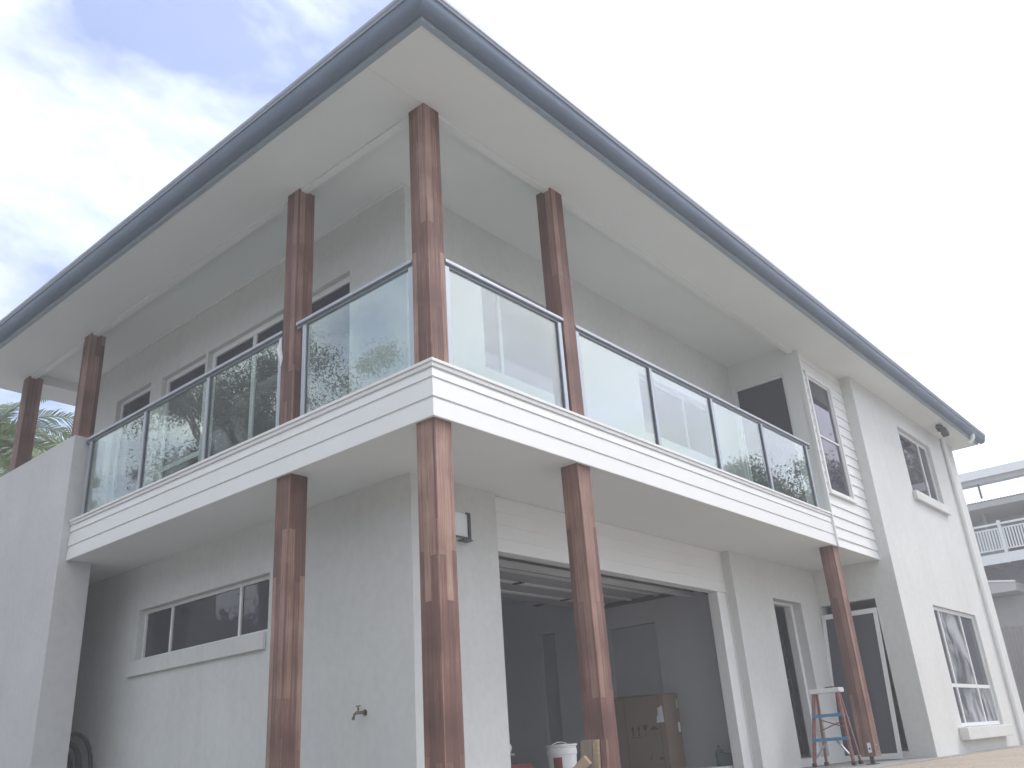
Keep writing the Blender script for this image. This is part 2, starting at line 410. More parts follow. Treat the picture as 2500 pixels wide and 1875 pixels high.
def window(axis, face, u0, u1, z0, z1, mulls=(), trans=(), fw=0.045, depth=0.05, mat='alu_white', pane='glass_dark', parent=None, name='window', panemats=None):
    """frame mesh (part) with one pane sub-part per light; face = outer face coordinate of the frame"""
    P = (lambda a, b2, d0, d1, c, d: (face + d0, face + d1, a, b2, c, d)) if axis == 'x' else (lambda a, b2, d0, d1, c, d: (a, b2, face + d0, face + d1, c, d))
    mb = MB()
    mb.box(*P(u0, u0 + fw, 0, depth, z0, z1)); mb.box(*P(u1 - fw, u1, 0, depth, z0, z1))
    mb.box(*P(u0 + fw, u1 - fw, 0, depth, z0, z0 + fw)); mb.box(*P(u0 + fw, u1 - fw, 0, depth, z1 - fw, z1))
    uu = [u0 + fw] + sorted(mulls) + [u1 - fw]
    for q in mulls: mb.box(*P(q - fw / 2, q + fw / 2, 0.004, depth - 0.004, z0 + fw, z1 - fw))
    zz = [z0 + fw] + sorted(trans) + [z1 - fw]
    for q in trans:
        for k in range(len(uu) - 1):
            a = uu[k] + (fw / 2 if k else 0); b2 = uu[k + 1] - (fw / 2 if k < len(uu) - 2 else 0)
            mb.box(*P(a, b2, 0.008, depth - 0.008, q - fw / 2, q + fw / 2))
    fr = mb.build(name, mat, parent)
    for i in range(len(uu) - 1):
        for j in range(len(zz) - 1):
            a = uu[i] + (fw / 2 if i else 0) - 0.004; b2 = uu[i + 1] - (fw / 2 if i < len(uu) - 2 else 0) + 0.004
            c = zz[j] + (fw / 2 if j else 0) - 0.004; d = zz[j + 1] - (fw / 2 if j < len(zz) - 2 else 0) + 0.004
            pm = pane if not panemats else panemats.get((i, j), pane)
            MB().box(*P(a, b2, depth * 0.5 - 0.003, depth * 0.5 + 0.003, c, d)).build('pane', pm, fr)
    return fr

G = -3.2     # finished floor / paving level next to the house
ZS = -0.455  # underside of the balcony
SOF = 2.49   # eave soffit
CEIL = 2.60  # balcony ceiling

# ------------------------------------------------------------------ ground
def hground(x, y):
    s = 0.715 * x + 0.581 * y
    t = max(0.0, min(1.0, (1.3 - s) / 6.0))
    return G - 0.06 - 1.2 * (t * t * (3 - 2 * t) * 0.6 + t * 0.4) + (0.0 if s > -6 else 0)
def sheet(name, x0, x1, y0, y1, nx, ny, fz, mat):
    mb = MB()
    for j in range(ny + 1):
        for i in range(nx + 1):
            x = x0 + (x1 - x0) * i / nx; y = y0 + (y1 - y0) * j / ny
            mb.v.append((x, y, fz(x, y)))
    for j in range(ny):
        for i in range(nx):
            a = j * (nx + 1) + i; mb.f.append((a, a + 1, a + nx + 2, a + nx + 1))
    ob = mb.build(name, mat); ob['kind'] = 'structure'
    for p in ob.data.polygons: p.use_smooth = True
    return ob
def spaced(a, b2, core0, core1, nc, nf):
    o = [a + (core0 - a) * (1 - (1 - i / nf) ** 2) for i in range(nf)]
    o += [core0 + (core1 - core0) * i / nc for i in range(nc)]
    o += [core1 + (b2 - core1) * (i / nf) ** 2 for i in range(nf + 1)]
    return o
mb = MB()
xs = spaced(-900, 900, -30, 45, 75, 14); ys = spaced(-900, 900, -30, 45, 75, 14)
for y in ys:
    for x in xs: mb.v.append((x, y, hground(x, y) - 0.03))
nx = len(xs)
for j in range(len(ys) - 1):
    for i in range(nx - 1):
        a = j * nx + i; mb.f.append((a, a + 1, a + nx + 1, a + nx))
go = mb.build('ground', 'grass'); go['kind'] = 'structure'
sheet('driveway', 3.2, 17.5, -4.5, 1.0, 60, 24, lambda x, y: hground(x, y) + 0.045, 'aggregate')
sl = box('floor_slab', -0.35, 15.6, -0.35 + 0.02, 12.0, G - 0.9, G - 0.004, 'slab'); sl['kind'] = 'structure'

# ------------------------------------------------------------------ the house
house = empty('house', (7.0, 3.0, G), 'new two storey white rendered house with timber posts and a wraparound glass balcony', 'house')
H = house
# lower storey walls
wall('wall', 'x', 0.83, 0.22, 1.13, 9.5, G, ZS + 0.004, [(3.17, 5.70, -1.55, -0.98)], 'render_white', H)
box('wall', 1.05, 1.95, 1.13, 1.36, G, ZS + 0.004, 'render_white', H)
wall('wall', 'y', 1.07, 0.28, 6.62, 9.38, G, ZS + 0.004, [(7.76, 8.71, -3.10, -0.99)], 'render_white', H)
# rendered block on the right
wall('wall', 'y', -0.166, 0.23, 9.38, 15.0, G - 0.05, SOF + 0.004, [(11.41, 13.25, 0.93, 2.12), (10.90, 13.36, -2.85, -1.03)], 'render_white', H)
wall('wall', 'x', 9.38, 0.22, 0.064, 1.35, G - 0.05, SOF + 0.004, [(0.20, 1.04, -3.11, -0.995)], 'render_white', H)
box('wall', 14.77, 15.0, 0.064, 9.0, G - 0.05, SOF + 0.004, 'render_white', H)
# upper walls behind the balcony
wall('wall', 'x', 0.83, 0.20, 1.13, 7.75, -0.02, CEIL + 0.004, [(1.976, 4.63, 0.02, 1.955), (4.68, 5.69, 0.05, 1.955), (5.98, 6.88, 0.25, 2.0)], 'render_white', H)
wall('wall', 'y', 1.13, 0.20, 1.03, 7.72, -0.02, CEIL + 0.004, [(1.93, 3.35, 0.88, 2.0), (4.97, 6.95, 0.88, 1.72)], 'render_white', H)
wall('wall', 'x', 7.72, 0.12, 0.03, 1.128, -0.02, CEIL + 0.004, [(0.27, 1.09, 0.05, 2.2)], 'paint_white', H)
wall('wall', 'y', 0.03, 0.12, 7.842, 9.374, ZS + 0.02, SOF + 0.004, [(7.90, 8.75, 0.36, 2.14)], 'paint_white', H)
# header over the garage: four shiplap boards
zb = [-1.0, -0.87, -0.735, -0.60, ZS + 0.002]
for k in range(4):
    a, c = zb[k], zb[k + 1]
    mb = MB(); x0, x1 = 1.952, 6.60; y0 = 1.19
    pr = [(y0 + 0.004, a), (y0, a + 0.008), (y0, c - 0.007), (y0 + 0.005, c - 0.002), (y0 + 0.005, c), (1.34, c), (1.34, a)]
    i = len(mb.v)
    for xx in (x0, x1): mb.v += [(xx, p[0], p[1]) for p in pr]
    q = len(pr)
    for j in range(q): mb.f.append((j, (j + 1) % q, q + (j + 1) % q, q + j))
    mb.f.append(tuple(range(q - 1, -1, -1))); mb.f.append(tuple(range(q, 2 * q)))
    mb.build('header_board', 'paint_white', H)
box('door_jamb', 6.37, 6.60, 1.20, 1.34, G, -1.003, 'paint_white', H, 0.004)
box('door_jamb', 6.602, 6.618, 1.185, 1.33, G, ZS, 'paint_white', H)
box('door_jamb', 1.953, 2.0, 1.20, 1.34, G, -1.003, 'paint_white', H, 0.004)

# garage interior
g0 = box('garage_floor', 1.06, 7.0, 1.365, 6.5, G, -3.10, 'render_grey', H)
wall('garage_wall', 'x', 7.0, 0.12, 1.355, 6.5, -3.10, -0.49, [(2.58, 3.4, -3.098, -1.16), (4.42, 4.72, -3.098, -1.07)], 'plaster', H)
box('garage_wall', 1.055, 1.075, 1.365, 6.5, -3.098, -0.49, 'plaster', H)
box('garage_wall', 1.08, 7.12, 6.5, 6.6, -3.098, -0.49, 'plaster', H)
box('inner_door', 7.05, 7.09, 2.59, 3.39, -3.098, -1.17, 'door_grey', H)
box('inner_door', 7.06, 7.10, 4.43, 4.71, -3.098, -1.08, 'nb_wall', H)
box('garage_ceiling', 1.06, 7.12, 1.365, 6.6, -0.488, -0.458, 'plaster', H)
# dark rooms behind the inner doorways and the front entry
for (x0, x1, y0, y1) in ((7.13, 9.3, 1.4, 6.6), (9.62, 14.7, 0.2, 6.6)):
    mb = MB(); z0, z1 = -3.1, -0.5
    mb.box(x0, x1, y1, y1 + 0.05, z0, z1); mb.box(x1, x1 + 0.05, y0 + (1.0 if x0 < 9 else 0), y1, z0, z1)
    mb.box(x0, x1, y0, y1, z0 - 0.05, z0); mb.box(x0, x1, y0, y1, z1, z1 + 0.03)
    if x0 > 9: mb.box(x0, x1, y0 - 0.08, y0 - 0.02, z0, z1)
    mb.build('room_lining', 'carpet_dark', H)

# open sectional garage door under the ceiling
gd = box('garage_door', 2.02, 6.34, 1.60, 1.62, -0.80, -0.60, 'dark_metal', H)
ys4 = [(2.36, 2.82), (2.83, 3.30), (3.31, 3.78)]
for a, c in ys4:
    mb = MB().box(2.05, 6.85, a, c, -0.80, -0.76)
    mb.build('door_panel', 'nb_shade', gd)
    MB().box(2.05, 6.85, a + 0.0, a + 0.055, -0.825, -0.801).build('panel_rail', 'alu_white', gd)
    for xx in (2.6, 4.2, 5.8):
        MB().box(xx, xx + 0.06, c - 0.10, c + 0.05, -0.84, -0.826).build('hinge', 'dark_metal', gd)
mb = MB(); mb.bar((4.45, 1.86, -0.865), (4.45, 2.33, -0.795), 4.8, 0.04); mb.build('door_panel', 'nb_shade', gd)
MB().box(2.05, 6.85, 1.80, 1.90, -0.93, -0.885).build('panel_rail', 'alu_white', gd)
MB().tube([(2.1, 1.52, -0.86), (6.7, 1.52, -0.86)], 0.03, 10).build('spring', 'dark_metal', gd)
for xx in (2.03, 6.88):
    MB().box(xx, xx + 0.04, 1.75, 3.80, -0.86, -0.80).build('track', 'dark_metal', gd)
    pts = [(xx + 0.02, 1.40, -3.1), (xx + 0.02, 1.40, -1.25), (xx + 0.02, 1.47, -1.0), (xx + 0.02, 1.75, -0.84)]
    MB().tube(pts, 0.022, 8).build('track', 'dark_metal', gd)

# balcony slab, soffit
box('balcony_floor', 0.022, 0.829, 0.022, 5.878, ZS, -0.03, 'soffit_white', H)
box('balcony_floor', 0.292, 1.04, 5.884, 9.5, ZS, -0.03, 'soffit_white', H)
box('balcony_floor', 0.831, 1.04, 1.34, 5.882, ZS, -0.03, 'soffit_white', H)
box('balcony_floor', 0.831, 9.376, 0.022, 1.338, ZS, -0.03, 'soffit_white', H)
# stepped capping + three fascia boards on each side
def fascia_profile(kind):
    # (outward offset, z): offset grows outward; returns closed loops
    if kind == 'cap': return [(-0.02, -0.028), (0.022, -0.028), (0.026, -0.024), (0.026, -0.004), (0.022, 0.0), (-0.25, 0.0), (-0.25, -0.028)]
    if kind == 'trim': return [(-0.02, -0.062), (0.008, -0.062), (0.012, -0.058), (0.012, -0.030), (-0.02, -0.030)]
    a, c = kind
    return [(-0.02, a), (0.002, a), (0.006, a + 0.004), (0.0, c - 0.017), (-0.006, c - 0.013), (-0.006, c - 0.001), (-0.02, c - 0.001)]
def run_profile(name, pr, mat, parent, xr, yl, corner=0.0, side=None):
    """two mitred lengths meeting at the balcony corner; right one runs to x=xr, left one to y=yl"""
    out = []
    for sd in ('R', 'L') if side is None else side:
        mb = MB(); q = len(pr)
        for e2 in (0, 1):
            for o, z in pr:
                if sd == 'R': mb.v.append((-o, -o, z) if e2 == 0 else (xr, -o, z))
                else: mb.v.append((-o, -o, z) if e2 == 0 else (-o, yl, z))
        for j in range(q): mb.f.append((j, (j + 1) % q, q + (j + 1) % q, q + j))
        mb.f.append(tuple(range(q - 1, -1, -1))); mb.f.append(tuple(range(q, 2 * q)))
        ob = mb.build(name, mat, parent)
        bm = bmesh.new(); bm.from_mesh(ob.data); bmesh.ops.recalc_face_normals(bm, faces=bm.faces); bm.to_mesh(ob.data); bm.free()
        out.append(ob)
    return out
run_profile('balcony_cap', [(p[0], p[1]) if p[0] > -0.2 else (-0.03, p[1]) for p in fascia_profile('cap')], 'paint_white', H, 7.70, 5.87)
run_profile('cap_trim', fascia_profile('trim'), 'paint_white', H, 7.70, 5.87)
for a, c in ((-0.145, -0.063), (-0.305, -0.145), (-0.465, -0.305)):
    run_profile('fascia_board', fascia_profile((a, c)), 'paint_white', H, 7.70, 5.875)
box('balcony_edge', 0.024, 0.30, 0.30, 5.87, -0.029, -0.003, 'paint_white', H)
box('balcony_edge', 0.024, 7.70, 0.024, 0.298, -0.029, -0.003, 'paint_white', H)

# weatherboard panel with its window
def weatherboard(x0, x1, a, c):
    mb = MB(); y0 = 0.03
    pr = [(y0 - 0.034, a), (y0 - 0.038, a + 0.004), (y0 - 0.020, c - 0.001), (y0 - 0.001, c - 0.001), (y0 - 0.001, a)]
    q = len(pr)
    for xx in (x0, x1): mb.v += [(xx, p[0], p[1]) for p in pr]
    for j in range(q): mb.f.append((j, (j + 1) % q, q + (j + 1) % q, q + j))
    mb.f.append(tuple(range(q - 1, -1, -1))); mb.f.append(tuple(range(q, 2 * q)))
    return mb.build('weatherboard', 'paint_white', H)
zl = [-0.465, -0.334, -0.175, -0.016] + [0.143 + 0.159 * k for k in range(15)]
zl = [z for z in zl if z < SOF - 0.03] + [SOF]
for k in range(len(zl) - 1):
    a, c = zl[k], zl[k + 1]
    if c > 0.33 and a < 2.16:
        weatherboard(7.742, 7.858, a, c); weatherboard(8.802, 9.377, a, c)
    else: weatherboard(7.742, 9.377, a, c)
box('corner_trim', 7.702, 7.738, -0.030, 0.026, -0.466, SOF, 'paint_white', H, 0.004)
mb = MB(); mb.box(7.86, 7.905, -0.026, 0.02, 0.36, 2.14); mb.box(8.755, 8.80, -0.026, 0.02, 0.36, 2.14)
mb.box(7.86, 8.80, -0.026, 0.02, 2.142, 2.19); mb.box(7.845, 8.815, -0.04, 0.02, 0.305, 0.358); mb.build('window_trim', 'paint_white', H)
window('y', -0.002, 7.908, 8.752, 0.362, 2.138, trans=(1.21,), fw=0.028, parent=H)
window('x', 7.745, 0.27, 1.09, 0.05, 2.2, fw=0.035, parent=H)

# windows of the block
wv = window('y', -0.10, 11.415, 13.245, 0.935, 2.115, mulls=(12.73,), fw=0.05, parent=H)
MB().box(11.36, 13.30, -0.235, -0.168, 0.775, 0.928).build('sill', 'render_white', wv, 0.01)
wv = window('y', -0.12, 10.905, 13.355, -2.845, -1.035, mulls=(11.33, 12.52), trans=(-2.24,), fw=0.055, parent=H, panemats={(1, 1): 'glass_smeared', (1, 0): 'glass_smeared', (2, 0): 'glass_smeared'})
MB().box(10.66, 13.33, -0.30, -0.168, -3.03, -2.855).build('sill', 'render_white', wv, 0.012)
# lower left window
wv = window('x', 0.90, 3.175, 5.695, -1.548, -0.985, mulls=(3.77, 5.105), fw=0.035, parent=H)
MB().box(0.788, 0.828, 3.185, 5.80, -1.715, -1.552).build('sill', 'render_white', wv, 0.008)
# upper left windows and sliding door
window('x', 0.89, 1.98, 4.626, 0.022, 1.952, mulls=(2.9, 3.75), fw=0.07, parent=H, name='sliding_door')
window('x', 0.89, 4.684, 5.686, 0.052, 1.952, mulls=(), trans=(0.72,), fw=0.06, parent=H)
window('x', 0.89, 5.984, 6.876, 0.252, 1.996, fw=0.05, parent=H)
# front wall windows behind the glass
window('y', 1.19, 1.934, 3.346, 0.884, 1.996, mulls=(2.28,), fw=0.05, mat='aluminium', parent=H)
window('y', 1.19, 4.974, 6.946, 0.884, 1.716, mulls=(6.20,), fw=0.05, mat='aluminium', parent=H)
# entry side panel of the block is an empty dark opening; front door frame and leaf
mb = MB(); mb.box(7.762, 7.80, 1.10, 1.2, -3.098, -0.992); mb.box(8.62, 8.706, 1.20, 1.30, -3.098, -0.992); mb.box(7.80, 8.62, 1.20, 1.30, -1.03, -0.992)
df = mb.build('door_frame', 'alu_white', H)
mb = MB(); mb.bar((8.66, 1.42, -2.06), (8.63, 2.2, -2.06), 0.035, 2.0); mb.build('door', 'glass_dark', df)
MB().bar((8.20, 1.9, -1.05), (8.24, 1.6, -2.35), 0.03, 0.03).build('stay_bar', 'nb_wall', df)
MB().tube([(8.64, 1.44, -2.05), (8.58, 1.44, -2.05), (8.575, 1.54, -2.05)], 0.012, 8).build('handle', 'dark_metal', df)

# posts
def post(x0, y0, z0, z1, mat='timber', w=0.188, name='timber_post'):
    return MB().box(x0, x0 + w, y0, y0 + w, z0, z1).build(name, mat, H, 0.004, origin=None if False else (x0 + w / 2 + 0.003, y0 + w / 2 + 0.01, z0))
post(0.03, 0.03, G, ZS + 0.002)
post(1.822, 0.03, G, ZS + 0.002, 'timber_red')
p3 = post(7.625, 0.03, G + 0.09, ZS + 0.002, 'timber_red')
post(0.03, 1.785, G, ZS + 0.002)
for (a, c) in ((0.03, 0.03), (1.822, 0.03), (0.03, 1.785)):
    post(a, c, 0.001, SOF + 0.002, 'timber' if a < 1 and c < 1 else 'timber_red')
post(0.03, 6.075, 1.03, SOF + 0.002, 'timber_red'); post(0.03, 7.872, 1.03, SOF + 0.002, 'timber_red')
mb = MB(); mb.box(7.70, 7.735, 0.10, 0.145, G, G + 0.0895); mb.box(7.65, 7.79, 0.06, 0.19, G, G + 0.008)
mb.build('post_stirrup', 'dark_metal', H)
MB().box(7.6235, 7.6245, 0.07, 0.115, -3.065, -2.95).build('sticker', 'paper', H)
MB().box(7.6225, 7.6232, 0.08, 0.105, -3.03, -3.01).build('sticker_print', 'print_dark', H)
for xx, zz in ((7.70, -2.98), (7.72, -3.06), (1.93, -3.03)):
    MB().tube([(xx, 0.031, zz), (xx, 0.022, zz)], 0.011, 8).build('bolt', 'aluminium', H)

# roof soffit, beams, ceiling
YE = 8.56
mb = MB(); mb.box(-0.60, 15.2, -0.60, 0.05, SOF, SOF + 0.02); mb.build('eave_soffit', 'soffit_white', H)
mb = MB(); mb.box(-0.60, 0.05, 0.052, YE, SOF, SOF + 0.02); mb.build('eave_soffit', 'soffit_white', H)
mb = MB(); mb.box(0.052, 6.0, 8.06, YE, SOF, SOF + 0.02); mb.build('eave_soffit', 'soffit_white', H)
box('ceiling', 0.13, 7.72, 0.13, 8.0, CEIL, CEIL + 0.02, 'soffit_white', H)
box('beam', 0.053, 0.125, 0.055, 8.055, 2.468, CEIL + 0.03, 'paint_white', H)
box('beam', 0.127, 7.70, 0.053, 0.125, 2.468, CEIL + 0.03, 'paint_white', H)
box('beam', 0.127, 6.0, 7.985, 8.055, 2.468, CEIL + 0.03, 'paint_white', H)
box('cornice', 0.805, 0.828, 1.13, 7.75, 2.572, 2.5995, 'paint_white', H)
# eave lining cover strips
for y0 in (2.9, 5.3):
    pass
# fascia + gutter
run_profile('eave_fascia', [(0.602, 2.474), (0.648, 2.474), (0.648, 2.72), (0.602, 2.72)], 'fascia_blue', H, 15.22, YE + 0.04)
gp = [(0.650, 2.508), (0.690, 2.508)]
for k in range(9):
    a = math.radians(-90 + 90 * k / 8)
    gp.append((0.690 + 0.072 * math.cos(a), 2.595 + 0.087 * math.sin(a)))
gp += [(0.764, 2.622), (0.752, 2.622), (0.748, 2.595), (0.73, 2.545), (0.69, 2.52), (0.66, 2.52), (0.66, 2.66), (0.650, 2.66)]
lip = [(0.754, 2.6245), (0.779, 2.640), (0.787, 2.655), (0.787, 2.682), (0.778, 2.695), (0.756, 2.695)]
run_profile('gutter_lip', lip, 'lip_grey', H, 15.36, YE + 0.12)
run_profile('gutter_bead', [(0.772 + 0.0085 * math.cos(math.radians(a)), 2.628 + 0.0085 * math.sin(math.radians(a))) for a in range(0, 360, 45)], 'bead_pale', H, 15.36, YE + 0.12)
for o in run_profile('gutter', gp, 'gutter_blue', H, 15.36, YE + 0.12):
    for p in o.data.polygons: p.use_smooth = True
    try: o.data.set_sharp_from_angle(angle=math.radians(35))
    except Exception: pass
box('barge_board', 15.202, 15.235, -0.60, 8.0, 2.474, 2.70, 'paint_white', H)
MB().tube([(14.55, -0.70, 2.53), (14.55, -0.70, 2.46), (14.55, -0.66, 2.40), (14.53, -0.60, 2.37)], 0.045, 12).build('downpipe', 'paint_white', H, smooth=True)
dp = MB().tube([(14.22, -0.215, SOF), (14.22, -0.215, -0.34), (14.22, -0.215, G)], 0.04, 14).build('downpipe', 'paint_white', H, smooth=True)
MB().tube([(14.22, -0.215, -0.42), (14.22, -0.215, -0.30)], 0.046, 14).build('pipe_joint', 'paint_white', dp, smooth=True)
# corrugated roof, two slopes meeting on the hip
def corrugated(name, side):
    mb = MB(); pitch = math.tan(math.radians(17)); step = 0.019; eave = 0.725; z_e = 2.745
    L = 15.3 if side == 'R' else YE
    u = -eave; k = 0
    rows = []
    while u < L:
        d = 0.009 * math.sin(k * math.pi / 2)
        depth = min(u + eave, 4.2) - 0.0
        for t in (0.0, max(0.001, depth)):
            z = z_e + t * pitch + d
            p = (u, -eave + t, z) if side == 'R' else (-eave + t, u, z)
            mb.v.append(p)
        u += step; k += 1
    for i in range(k - 1):
        a = 2 * i; mb.f.append((a, a + 2, a + 3, a + 1) if side == 'R' else (a, a + 1, a + 3, a + 2))
    ob = mb.build(name, 'roof_steel', H)
    md = ob.modifiers.new('thickness', 'SOLIDIFY'); md.thickness = 0.006; md.offset = -1
    return ob
corrugated('roof', 'R'); corrugated('roof', 'L')
mb = MB(); mb.tube([(-0.72, -0.72, 2.77), (3.5, 3.5, 2.77 + 4.22 * math.tan(math.radians(17)))], 0.06, 8); mb.build('hip_cap', 'roof_steel', H)

# ------------------------------------------------------------------ rendered blade wall on the left
bw = MB().box(-0.085, 0.29, 5.885, 14.0, G - 0.7, 1.03).build('blade_wall', 'render_grey', None, 0.006)
tag(bw, 'tall grey rendered blade wall at the left end of the balcony', 'wall')

# ------------------------------------------------------------------ glass balustrades
def balustrade(axis, u0, u1, posts, label, endcap=None):
    """axis 'y' : panels in plane y=0.06 running along x ; 'x' : plane x=0.06 running along y"""
    loc = ((u0 + u1) / 2, 0.06, 0) if axis == 'y' else (0.06, (u0 + u1) / 2, 0)
    t = empty('balustrade', loc, label, 'balustrade', 'glass balustrades along the balcony edge')
    P = (lambda a, b2, d0, d1, c, d: (a, b2, d0, d1, c, d)) if axis == 'y' else (lambda a, b2, d0, d1, c, d: (d0, d1, a, b2, c, d))
    h0, h1 = u0, u1
    if endcap: h0, h1 = endcap
    MB().box(*P(h0, h1, 0.022, 0.098, 0.955, 0.985)).build('handrail', 'aluminium', t, 0.006)
    MB().box(*P(u0, u1, 0.045, 0.078, 0.925, 0.9545)).build('rail_channel', 'channel_grey', t)
    for q in posts:
        MB().box(*P(q - 0.025, q + 0.025, 0.036, 0.086, 0.001, 0.924)).build('rail_post', 'aluminium', t, 0.003)
    ps = sorted(posts)
    for q in ps[1:]:
        MB().box(*P(q - 0.0385, q - 0.0258, 0.050, 0.072, 0.004, 0.9242)).build('gasket', 'dark_metal', t)
    for k in range(len(ps) - 1):
        a, c = ps[k] + 0.0255, ps[k + 1] - 0.0390
        MB().box(*P(a, c, 0.057, 0.065, 0.008, 0.9245)).build('glass_pane', 'glass_clear', t)
    return t
balustrade('y', 0.225, 1.815, (0.25, 1.765), 'short glass balustrade between the corner post and the next post on the right', (0.222, 1.818))
balustrade('y', 2.02, 7.60, (2.045, 3.36, 4.70, 6.03, 7.43), 'long glass balustrade of four panes running right to the weatherboard panel', (2.014, 7.56))
balustrade('x', 0.225, 1.78, (0.25, 1.65), 'short glass balustrade between the corner post and the next post on the left', (0.222, 1.76))
balustrade('x', 1.98, 5.86, (2.01, 3.23, 4.47, 5.72), 'long glass balustrade of three panes running left to the grey blade wall', (1.977, 5.83))
# silicone smear beside the left post
mb = MB(); mb.tube([(0.026, 1.985, 0.90), (0.024, 2.0, 0.80), (0.026, 1.97, 0.70), (0.027, 1.975, 0.62)], [0.006, 0.028, 0.02, 0.004], 8); mb.build('silicone_smear', 'silicone', H, smooth=True)

# ------------------------------------------------------------------ fixtures
t = empty('wall_lamp', (1.38, 1.13, -0.88), 'dark framed wall lamp with pale diffuser on the pier left of the garage', 'lamp')
MB().box(1.29, 1.475, 1.06, 1.128, -0.985, -0.755).build('diffuser', 'nb_paint', t, 0.005)
mb = MB(); mb.box(1.462, 1.492, 1.045, 1.06, -0.99, -0.745); mb.box(1.28, 1.462, 1.045, 1.06, -0.99, -0.975); mb.box(1.44, 1.462, 1.045, 1.06, -0.757, -0.745)
mb.build('frame', 'dark_metal', t); MB().box(1.40, 1.51, 1.045, 1.129, -1.003, -0.991).build('base_plate', 'dark_metal', t)
t = empty('flood_light', (13.35, -0.4, SOF), 'small dark twin flood light under the eave of the block', 'lamp')
MB().lathe([(0.06, SOF - 0.03), (0.06, SOF - 0.001)], 13.35, -0.4, 16).build('base', 'dark_metal', t)
mb = MB(); mb.bar((13.22, -0.43, SOF - 0.03), (13.14, -0.50, SOF - 0.15), 0.11, 0.08); mb.build('lamp_head', 'dark_metal', t, 0.01)
mb = MB(); mb.bar((13.46, -0.43, SOF - 0.03), (13.58, -0.45, SOF - 0.14), 0.12, 0.08); mb.build('lamp_head', 'dark_metal', t, 0.01)
MB().lathe([(0.01, SOF - 0.13), (0.035, SOF - 0.115), (0.04, SOF - 0.085), (0.03, SOF - 0.05)], 13.36, -0.38, 14).build('sensor', 'white_plastic', t, smooth=True)
class TapMB(MB):
    def build(s, name, mat, parent=None, **k):
        s.v = [(0.829 - (0.829 - v[0]) * 0.62, 1.735 + (v[1] - 1.735) * 0.8, -2.405 + (v[2] + 2.405) * 0.78) for v in s.v]
        return MB.build(s, name, mat, parent, **k)
t = empty('garden_tap', (0.82, 1.72, -2.41), 'small brass garden tap on the white wall between two posts', 'tap')
mb = TapMB(); mb.tube([(0.829, 1.735, -2.405), (0.815, 1.735, -2.405)], 0.032, 16); mb.build('flange', 'brass', t)
mb = TapMB(); mb.tube([(0.815, 1.735, -2.405), (0.76, 1.74, -2.405), (0.71, 1.765, -2.405), (0.685, 1.775, -2.42), (0.675, 1.78, -2.46)], [0.014, 0.017, 0.018, 0.015, 0.013], 12); mb.build('spout', 'brass', t, smooth=True)
mb = TapMB(); mb.tube([(0.675, 1.78, -2.445), (0.672, 1.782, -2.475)], 0.019, 12); mb.build('hose_connector', 'brass', t)
mb = TapMB(); mb.tube([(0.73, 1.755, -2.40), (0.73, 1.757, -2.345)], 0.009, 10); mb.bar((0.73, 1.725, -2.338), (0.73, 1.79, -2.338), 0.014, 0.012); mb.tube([(0.73, 1.757, -2.375), (0.73, 1.757, -2.36)], 0.016, 10); mb.build('handle', 'brass', t)
# conduit coil leaning in the recess
t = empty('hose_coil', (0.70, 6.9, G), 'coil of dark flexible conduit leaning in the shaded recess behind the blade wall', 'hose')
for k, (r, rr, cy, cz, xx) in enumerate(((0.62, 0.022, 6.93, -2.84, 0.72), (0.44, 0.034, 6.93, -2.78, 0.66), (0.40, 0.030, 6.95, -2.81, 0.60))):
    pts = [(xx + 0.03 * math.sin(a * 0.5) + 0.06 * (math.sin(a)), cy + r * math.cos(a), cz + r * math.sin(a) * (1.0 if k else 0.98)) for a in [math.radians(d) for d in range(-24, 206, 10)]]
    MB().tube(pts, rr, 10).build('hose_loop', 'rubber', t, smooth=True)

# ------------------------------------------------------------------ loose things
# step ladder
t = empty('step_ladder', (7.8, 0.6, G), 'small red step ladder with blue steps and white top cap by the entry', 'ladder')
def lerp(a, b2, k): return tuple(a[i] + (b2[i] - a[i]) * k for i in range(3))
fl0, fl1 = (7.66, 0.86, G + 0.02), (7.80, 0.755, -2.30)
fr0, fr1 = (7.66, 0.34, G + 0.02), (7.80, 0.425, -2.30)
bl0, bl1 = (7.98, 0.83, G + 0.02), (7.88, 0.745, -2.31)
br0, br1 = (7.98, 0.37, G + 0.02), (7.88, 0.435, -2.31)
for a, c in ((fl0, fl1), (fr0, fr1)): MB().bar(a, c, 0.028, 0.06, (1, 0, 0)).build('rail', 'red_fibre', t)
for a, c in ((bl0, bl1), (br0, br1)): MB().bar(a, c, 0.025, 0.035, (1, 0, 0)).build('rear_rail', 'red_fibre', t)
MB().box(7.745, 7.93, 0.385, 0.79, -2.315, -2.255).build('top_cap', 'white_plastic', t, 0.012)
for k in (0.33, 0.66):
    a, c = lerp(fl0, fl1, k), lerp(fr0, fr1, k)
    MB().box(a[0] - 0.045, a[0] + 0.05, c[1] - 0.01, a[1] + 0.01, a[2] - 0.012, a[2] + 0.028).build('step', 'blue_plastic', t, 0.005)
    k2 = k
for a, c in ((lerp(fl0, fl1, 0.62), lerp(fr0, fr1, 0.46)), (lerp(fr0, fr1, 0.62), lerp(fl0, fl1, 0.46))):
    MB().bar((a[0] + 0.2, a[1], a[2]), (c[0] + 0.2, c[1], c[2]), 0.02, 0.012).build('brace', 'red_fibre', t)
for a, s in ((fl0, -1), (fr0, 1)):
    q = lerp(a, fl1 if s < 0 else fr1, 0.31)
    MB().bar((a[0] + 0.02, a[1] - 0.0, a[2] + 0.05), (q[0] + 0.02, q[1] + s * 0.16, q[2]), 0.02, 0.022).build('brace', 'aluminium', t)
for a in (fl0, fr0, bl0, br0):
    MB().box(a[0] - 0.03, a[0] + 0.03, a[1] - 0.022, a[1] + 0.022, G, G + 0.045).build('foot', 'rubber', t, 0.004)
